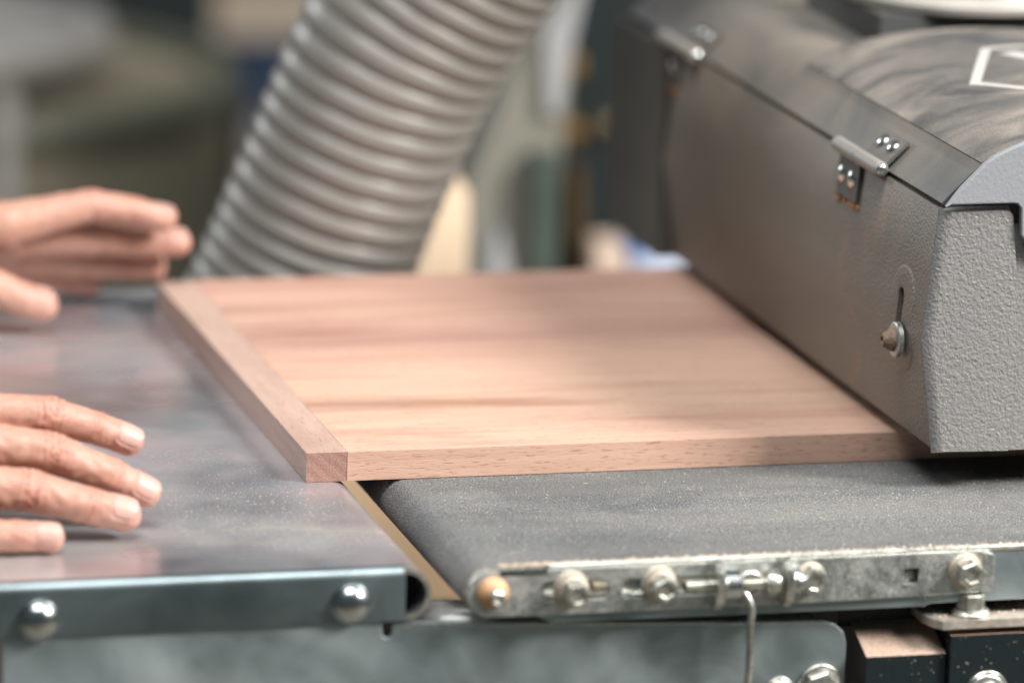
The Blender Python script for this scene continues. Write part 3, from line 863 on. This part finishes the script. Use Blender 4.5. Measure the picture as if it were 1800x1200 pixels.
# ================================================================== HANDS
def hand(person, label, fingers, blobs, dorsal, voxel, seed):
    bm = bmesh.new()
    def cone(a, b, ra, rb):
        a = Vector(a); b = Vector(b)
        if (b - a).length < 1e-4: return
        ax = (b - a); h = ax.length
        lathe_bm([(0, ra), (h, rb)], axis=ax, origin=a, seg=22, bm=bm)
    def ball(c, r): bmesh.ops.create_icosphere(bm, subdivisions=3, radius=r * MM, matrix=Matrix.Translation(Vector(c) * MM))
    for ch in fingers + blobs:
        pts = []
        for (p, r), (q, s) in zip(ch, ch[1:]):
            pts.append((Vector(p), r))
            m_ = (Vector(p) + Vector(q)) / 2
            pts.append((m_, (r + s) / 2 * (0.955 if ch in fingers else 1.0)))
        pts.append((Vector(ch[-1][0]), ch[-1][1]))
        for (p, r), (q, s) in zip(pts, pts[1:]): cone(p, q, r, s)
        for p, r in pts: ball(p, r)
    bmesh.ops.recalc_face_normals(bm, faces=bm.faces)
    me = bpy.data.meshes.new('hand_tmp'); bm.to_mesh(me); bm.free()
    t = bpy.data.objects.new('hand_tmp', me); COL.objects.link(t)
    md = t.modifiers.new('r', 'REMESH'); md.mode = 'VOXEL'; md.voxel_size = voxel * MM; md.use_smooth_shade = True
    m2 = t.modifiers.new('s', 'SMOOTH'); m2.factor = 0.6; m2.iterations = 5 if voxel < 1 else 5
    dg = bpy.context.evaluated_depsgraph_get()
    nm = bpy.data.meshes.new_from_object(t.evaluated_get(dg)); bpy.data.objects.remove(t)
    nv = len(nm.vertices); co = np.empty(nv * 3); nm.vertices.foreach_get('co', co); co = co.reshape(-1, 3) / MM
    no = np.empty(nv * 3); nm.vertices.foreach_get('normal', no); no = no.reshape(-1, 3)
    tone = np.tile(np.array([0.45, 0.25, 0.185]), (nv, 1))
    disp = np.zeros(nv); nrm = np.array(dorsal, float); nrm /= np.linalg.norm(nrm)
    rs = np.random.RandomState(seed)
    red = np.array([0.47, 0.205, 0.15]); pink = np.array([0.53, 0.295, 0.24]); creasec = np.array([0.17, 0.055, 0.03])
    for ch in fingers:
        n = len(ch)
        for ji, (A_, sig, wl, jr) in {n - 3: (0.8, 6.8, 2.7, 1.5), n - 2: (0.6, 3.4, 2.2, 1.0)}.items():
            if ji < 1: continue
            J = np.array(ch[ji][0]); r = ch[ji][1]
            a = np.array(ch[ji + 1][0]) - np.array(ch[ji - 1][0]); a /= np.linalg.norm(a)
            v = co - J; s = v @ a; perp = v - np.outer(s, a); pl = np.linalg.norm(perp, axis=1) + 1e-6
            near = np.clip((r * 1.35 - pl) / (r * 0.25), 0, 1)
            dr = np.clip((perp / pl[:, None]) @ nrm, -1, 1)
            b = np.cross(a, nrm); side = (perp / pl[:, None]) @ b
            dm = np.clip((dr - 0.05) / 0.55, 0, 1)
            bow = s * (1 + 0.0) - np.sign(s) * 1.2 * side ** 2
            env = np.exp(-(s / sig) ** 2) * near * dm
            ph_ = rs.rand() * 6
            ring_ = np.sqrt((bow + 0.8 * np.sin(side * 3.1 + ph_)) ** 2 + (side * r * 0.34) ** 2) + 0.35 * np.sin(co[:, 0] * 1.7 + co[:, 2] * 1.3 + ph_)
            env = env * (1 - 0.75 * np.exp(-(ring_ / 1.3) ** 2))
            wv = np.cos(2 * math.pi * (ring_ if ji == n - 3 else bow) / wl + 0.9 * np.sin(side * 5 + ph_) + 0.5 * np.sin(s * 1.9 + side * 9 + ph_) + ph_)
            groove = -np.clip(wv, 0.15, 1) ** 2
            disp += env * (A_ * groove + 0.55 * jr * 0.6)
            k = (env * np.clip(wv, 0, 1) ** 2 * 0.55)[:, None]
            tone = tone * (1 - env[:, None] * 0.55) + red * env[:, None] * 0.55
            tone = tone * (1 - k) + creasec * k
            # palm side flexion crease
            pe = np.exp(-(s / 1.2) ** 2) * near * np.clip(-dr, 0, 1)
            disp -= 0.5 * pe
            tone = tone * (1 - 0.4 * pe[:, None]) + creasec * 0.4 * pe[:, None]
        # skin fold round the nail
        T_ = np.array(ch[-1][0]); a = T_ - np.array(ch[-2][0]); a /= np.linalg.norm(a)
        nn_ = nrm - a * (nrm @ a); nn_ /= np.linalg.norm(nn_); b = np.cross(a, nn_)
        v = co - T_; al = (v @ a + 0.6) / 5.6; th = np.arctan2(v @ b, v @ nn_) / 0.88
        q = (np.abs(al) ** 4 + np.abs(th) ** 4) ** 0.25
        nr = (np.linalg.norm(v, axis=1) < ch[-1][1] * 1.45)
        e_ = np.exp(-((q - 1.06) / 0.07) ** 2) * nr * (al < 0.75)
        disp -= e_ * 0.35
        disp += np.exp(-((q - 1.28) / 0.13) ** 2) * nr * (al < 0.7) * 0.35
        tone = tone * (1 - 0.5 * e_[:, None]) + np.array([0.25, 0.09, 0.06]) * 0.5 * e_[:, None]
        # fine lengthwise and crosswise skin lines between the joints
        tip = np.array(ch[-1][0]); dd = np.linalg.norm(co - tip, axis=1)
        k = (np.clip(1 - (dd - ch[-1][1]) / 9, 0, 1) * 0.6)[:, None]
        tone = tone * (1 - k) + pink * k
    P_ = co + 3.0 * np.sin(co[:, [1, 2, 0]] * 0.31 + 1.3)
    lump = np.sin(P_[:, 0] * 0.42 + 1.1) * np.sin(P_[:, 1] * 0.55 + .4) * np.sin(P_[:, 2] * 0.5 + 2.)
    fine = np.sin(P_[:, 0] * 1.9) * np.sin(P_[:, 1] * 2.3 + 1) * np.sin(P_[:, 2] * 2.1 + .5)
    disp += 0.38 * lump + 0.08 * fine
    bl = np.clip(lump * 0.9 + fine * 0.4, -1, 1)[:, None]
    tone = tone * (1 + 0.10 * bl * np.array([0.5, 1.0, 1.0]))
    co += no * disp[:, None]
    # move to local coordinates round the person's empty happens in link_mesh's location
    nm.vertices.foreach_set('co', (co * MM).ravel())
    ca = nm.color_attributes.new('tone', 'FLOAT_COLOR', 'POINT')
    ca.data.foreach_set('color', np.hstack([np.clip(tone, 0, 1), np.ones((nv, 1))]).ravel())
    o = link_mesh('hand', nm, MAT['skin'], person, (0, 0, 0)); o['label'] = label
    # nails
    for ch in fingers:
        T = Vector(ch[-1][0]); Dp = Vector(ch[-2][0]); r = ch[-1][1]
        a = (T - Dp).normalized(); nn = Vector(dorsal); nn = (nn - a * nn.dot(a)).normalized(); b = a.cross(nn)
        bm = bmesh.new(); grid = []
        NU, NV = 14, 16
        for i in range(NV + 1):
            vv = i / NV * 2 - 1; row = []
            for j in range(NU + 1):
                uu = j / NU * 2 - 1
                wd = (1 - abs(vv) ** 4) ** 0.25 if abs(vv) < 1 else 0.0
                th = uu * wd * 0.88
                al = vv * 5.6 - 0.6
                rr = (r + 0.02) * (1 - 0.10 * max(0.0, (al + 1) / 6.0) ** 2) + 0.25 * (1 - abs(uu) ** 3) * (1 - abs(vv) ** 4) + 0.0
                p = T + a * (al - 0.5 * uu * uu) + (nn * math.cos(th) + b * math.sin(th)) * rr
                row.append(bm.verts.new(p * MM))
            grid.append(row)
        for i in range(NV):
            for j in range(NU): bm.faces.new((grid[i][j], grid[i][j + 1], grid[i + 1][j + 1], grid[i + 1][j]))
        bmesh.ops.remove_doubles(bm, verts=bm.verts, dist=1e-6)
        from_bm('fingernail', bm, MAT['nail'], o)
    return o


pers = empty('person', (-400, 80, 0), 'worker at the left guiding the panel with two bare hands, one on each side', 'person')
RH = [
    [((-167, -46, 50), 9.6), ((-123, -48, 46.7), 8.2), ((-102.7, -48, 40.4), 7.3), ((-88.5, -48, 34.6), 6.7)],
    [((-169, -62, 42), 10.0), ((-124.6, -62, 34.2), 8.9), ((-98.5, -62, 23.0), 7.7), ((-84, -62, 15.6), 7.0)],
    [((-179, -78, 28.5), 10.0), ((-136.1, -78, 22.3), 9.2), ((-110.7, -79, 14.9), 8.0), ((-96, -79.5, 11.2), 7.4)],
    [((-196, -94, 13.0), 9.2), ((-163.9, -95, 8.6), 7.9), ((-142.1, -95.5, 7.6), 7.0), ((-130.5, -96, 6.9), 6.5)],
]
RB = [
    [((-167, -46, 50), 11), ((-215, -50, 52), 15), ((-258, -56, 50), 19)],
    [((-169, -60, 42), 11), ((-215, -62, 42), 15), ((-258, -58, 44), 19)],
    [((-179, -76, 29), 11), ((-218, -72, 34), 15), ((-258, -64, 40), 18)],
    [((-196, -92, 15), 10), ((-225, -84, 24), 14), ((-258, -70, 36), 17)],
    [((-150, 2, 40), 8.0), ((-172, -4, 45), 9.5), ((-205, -20, 50), 12), ((-245, -45, 48), 18)],
    [((-258, -60, 44), 22), ((-300, -62, 46), 24), ((-420, -60, 52), 34), ((-520, -50, 60), 40)],
]
hand(pers, 'right hand near the front edge of the table, back of the fingers towards the camera', RH, RB, (0, -0.66, 0.75), 0.62, 3)
LH = [
    [((-82, 322, 50), 11.5), ((-38.2, 325, 58.0), 8.2), ((-16.7, 325, 54.6), 7.4), ((-1.5, 325, 50.5), 6.9)],
    [((-76, 340, 40), 11), ((-30, 340, 37.5), 8.6), ((-6, 340, 35.2), 7.8), ((8.5, 340, 34.8), 7.2)],
    [((-76, 354, 29), 10.5), ((-36, 355, 22.4), 8.2), ((-14, 355, 19.6), 7.4), ((-1.0, 355, 19.2), 7.2)],
    [((-78, 366, 20), 10), ((-52, 368, 13.0), 7.4), ((-40, 368, 10.0), 6.8), ((-31, 368, 8.6), 6.4)],
    [((-128, 306, 40), 12), ((-96, 300, 26), 9.6), ((-76, 300, 16.6), 8.8), ((-66.5, 300, 14.4), 8.2)],
]
LB = [
    [((-82, 324, 48), 12), ((-120, 328, 50), 16), ((-160, 336, 50), 20)],
    [((-76, 340, 40), 12), ((-120, 340, 42), 16), ((-160, 340, 46), 20)],
    [((-76, 354, 30), 11), ((-120, 350, 34), 15), ((-160, 344, 42), 18)],
    [((-80, 364, 21), 10), ((-120, 358, 28), 14), ((-160, 348, 40), 17)],
    [((-128, 306, 40), 13), ((-160, 322, 44), 19)],
    [((-160, 338, 46), 23), ((-200, 340, 48), 24), ((-330, 330, 56), 34), ((-440, 310, 66), 40)],
]
hand(pers, 'left hand behind the far corner of the panel with the thumb reaching down', LH, LB, (-0.1, 0.45, 0.9), 1.1, 5)

# ================================================================== LOOSE SAWDUST
rnd = random.Random(11)
bm = bmesh.new()
def crumb(x, y, z, r):
    a = [rnd.uniform(0, 6.28) for _ in range(3)]
    bmesh.ops.create_icosphere(bm, subdivisions=0 if False else 1, radius=r * MM, matrix=Matrix.Translation(Vector((x, y, z + r * 0.4)) * MM) @ Matrix.Rotation(a[0], 4, 'X') @ Matrix.Rotation(a[1], 4, 'Y') @ Matrix.Diagonal((1.6, 0.9, 0.6, 1)))
for i in range(1500):
    crumb(rnd.uniform(50, 330), -144.6 + abs(rnd.gauss(0, 1.6)), -0.2, rnd.uniform(0.2, 0.62))
for i in range(900):
    crumb(rnd.uniform(50, 340), rnd.uniform(-140, -4), -0.2, rnd.uniform(0.10, 0.30))
for i in range(1500):
    cx_, cy_ = rnd.gauss(-30, 30), rnd.gauss(-50, 35)
    if cx_ < 9 and -134 < cy_ < 60 and not (cx_ > -1 and cy_ > -1): crumb(cx_, cy_, 0.0, rnd.uniform(0.07, 0.15))
for i in range(160):
    crumb(rnd.uniform(242, 330), rnd.uniform(-150, -120), -29.6, rnd.uniform(0.2, 0.6))
for i in range(260):
    crumb(rnd.uniform(60, 192), rnd.uniform(-137, -120), -22.4 - (0.0435 * rnd.uniform(51, 183)) + 0.2, rnd.uniform(0.2, 0.5))
o = from_bm('sawdust', bm, MAT['duststuff']); tag(o, 'pale sawdust crumbs scattered on the belt and metal ledges', 'sawdust', kind='stuff')

# ================================================================== BACKGROUND, far out of focus
def cylinder(name, cx, cy, r, z0, z1, mat, label, cat, rim=None):
    e = empty(name, (cx, cy, z0), label, cat)
    from_bm('body', lathe_bm([(0, r * .94), (z1 - z0, r)], axis=(0, 0, 1), origin=(cx, cy, z0), seg=64), mat, e)
    if rim:
        from_bm('rim', lathe_bm([(0, r * .98), (0, r + 8), (12, r + 10), (22, r + 4), (22, r - 12), (0, r - 12)], axis=(0, 0, 1), origin=(cx, cy, z1 - 8), seg=64), rim, e)
    return e
olive = m_plain('olive_drum', (0.20, 0.175, 0.125), 0.6, 0, 0.1, 4)
pale = m_plain('pale_plastic', (0.25, 0.235, 0.22), 0.5, 0, 0.08, 4)
greyp = m_plain('grey_panel_paint', (0.20, 0.19, 0.155), 0.5, 0, 0.1, 4)
e = cylinder('dust_drum', 70, 1800, 262, -900, -150, olive, 'large olive waste drum far behind on the left, out of focus', 'drum', m_plain('drum_rim', (0.10, 0.10, 0.07), 0.5))
cylinder('plastic_tub', 60, 1800, 172, -136, -112, m_plain('grey_lid_plastic', (0.26, 0.25, 0.24), 0.5, 0, 0.05, 4), 'pale grey round tub resting on the olive drum at the upper left', 'tub', pale)
def thing_box(name, parts, label, cat):
    xs = parts[0][1]
    e = empty(name, ((xs[0] + xs[1]) / 2, (xs[2] + xs[3]) / 2, xs[4]), label, cat)
    for pn, b, mt in parts: from_bm(pn, box_bm(*b), mt, e, bevel=3)
    return e
dk = m_plain('dark_machine_paint', (0.006, 0.012, 0.012), 0.9, 0, 0.2, 5)
blue = m_plain('blue_paint', (0.010, 0.026, 0.06), 0.5, 0, 0.1, 5)
thing_box('dark_machine', [('frame', (60, 470, 2500, 2900, -900, -180), dk), ('shelf', (60, 480, 2440, 2500, -258, -246), dk), ('panel', (330, 470, 2470, 2499, -900, -262), m_plain('dark_grey_panel', (0.09, 0.095, 0.085), 0.6))], 'dark machine standing far behind the olive drum', 'machine')  # the panel is a plain dark grey
thing_box('blue_crate', [('side', (478, 600, 2380, 2490, -290, -254), blue), ('rim', (474, 604, 2376, 2494, -253, -246), blue), ('stand', (480, 600, 2384, 2486, -900, -291), m_plain('grey_stand', (0.10, 0.10, 0.10), 0.6))], 'dark blue crate on a grey stand left of the hose', 'crate')
thing_box('pale_post', [('post', (96, 112, 1450, 1470, -900, -95), m_plain('post_paint', (0.22, 0.21, 0.19), 0.6)), ('foot', (86, 125, 1430, 1490, -899, -885), pale)], 'pale upright post at the far left edge', 'post')
bw = m_plain('beige_wall_board', (0.40, 0.33, 0.26), 0.7)
thing_box('wall_board', [('board', (480, 760, 3200, 3220, -900, -250), bw), ('batten', (470, 770, 3185, 3199, -300, -280), bw)], 'beige board leaning far behind the upper part of the hose', 'board')

# grey cabinet sheet right of the hose: slanted left edge
e = empty('outfeed_guard', (360, 1000, -900), 'grey sheet metal guard with slanted edge behind the right of the hose', 'guard')
def slab(name, pts, y0, y1, mat, par, bev=2): return from_bm(name, extrude_bm(pts, y0, y1), mat, par, bevel=bev)
slab('sheet', [(336, -900), (331, -140), (329, -80), (345, -40), (378, 46), (400, 140), (424, 140), (398, 42), (386, -134), (384, -900)], 1000, 1030, greyp, e)
slab('edge_fold', [(375, 20), (389, 46), (396, 60), (402, 60), (392, 10), (386, -30), (378, -30)], 990, 999, m_plain('light_fold', (0.34, 0.34, 0.34), 0.4), e)
slab('post', [(369, -900), (368, -54), (383, -54), (385, -900)], 975, 998, m_plain('green_grey_post', (0.06, 0.08, 0.065), 0.5), e)
slab('foot_bracket', [(332, -200), (336, -112), (342, -98), (352, -140), (356, -200)], 960, 985, m_plain('light_bracket', (0.36, 0.36, 0.36), 0.5), e)

e = empty('machine_column', (430, 1110, -900), 'near black machine column with amber knobs between the grey guard and the sander', 'machine column')
from_bm('column', box_bm(413, 640, 1100, 1250, -900, 160), dk, e, bevel=3)
amber = m_plain('amber_knob', (0.20, 0.10, 0.01), 0.4, 0, 0.1, 9)
for x, z, r in ((421.5, -17, 7.5), (424, -61, 7.0)):
    from_bm('knob', lathe_bm([(0, r), (10, r * 1.05), (16, r * .8), (18, 0)], origin=(x, 1100, z), seg=28), amber, e)
from_bm('cable', tube_bm([(426, 1094, -85), (428, 1092, -120), (430, 1092, -160), (431, 1092, -260)], 4.5), m_plain('brown_cable', (0.09, 0.05, 0.015), 0.5), e)
from_bm('knob', lathe_bm([(0, 4.5), (9, 5), (12, 0)], origin=(449, 1100, -58), seg=24), m_plain('dull_knob', (0.22, 0.15, 0.07), 0.4), e)

woodlit = m_plain('fresh_wood', (0.88, 0.68, 0.48), 0.6, 0, 0.08, 10)
def leaning(name, pts, y0, y1, mat, label, cat):
    o = slab(name, pts, y0, y1, mat, None, 1.0)
    return tag(o, label, cat)
leaning('wood_offcut', [(214, -149), (221, -69), (238, -20), (246, -10), (252, -20), (253, -60), (257, -149)], 700, 730, woodlit, 'bright pale wood offcut seen between the hose and the grey guard', 'offcut')
leaning('wood_block', [(435, -220), (434.5, -131), (452, -131), (457, -146), (457, -220)], 1060, 1085, m_plain('cream_wood', (0.66, 0.50, 0.40), 0.6), 'cream wood block beside the blue and white cloth', 'block')
e = empty('folded_cloth', (484, 1070, -220), 'blue and white folded cloth behind the far edge of the panel', 'cloth')
slab('white_layer', [(459, -220), (458, -143), (470, -139), (486, -136), (498, -150), (508, -160), (512, -220)], 1050, 1080, m_plain('white_cloth', (0.52, 0.58, 0.70), 0.8), e)
slab('blue_layer', [(456, -142.5), (462, -134), (476, -130.5), (488, -131), (500, -144), (512, -160), (516, -220), (520, -220), (520, -150), (500, -126), (460, -128)], 1051, 1082, m_plain('blue_cloth', (0.03, 0.16, 0.48), 0.8), e, 0)
o = leaning('stand_shelf', [(400, -900), (400, -221), (560, -221), (560, -900)], 1030, 1095, dk, 'dark stand holding the cream block and the cloth behind the panel', 'stand')
# lit timber below, seen through the gap between table and belt
bm = bmesh.new()
A = [bm.verts.new(((115) * MM, y * MM, z * MM)) for y, z in ((500, -330), (720, -120), (729, -129), (509, -339))]
B = [bm.verts.new(((345) * MM, y * MM, z * MM)) for y, z in ((500, -330), (720, -120), (729, -129), (509, -339))]
for i in range(4):
    j = (i + 1) % 4; bm.faces.new((A[i], A[j], B[j], B[i]))
bm.faces.new(A[::-1]); bm.faces.new(B)
tag(from_bm('tan_board', bm, m_plain('tan_timber', (0.92, 0.60, 0.35), 0.7, 0, 0.08, 3), bevel=2), 'tan board leaning low behind the table, seen through the gap between table and belt', 'board')
tag(from_bm('trestle', box_bm(100, 360, 600, 800, -900, -340), dk, bevel=3), 'dark trestle low behind the table', 'trestle')
bpy.context.view_layer.update()
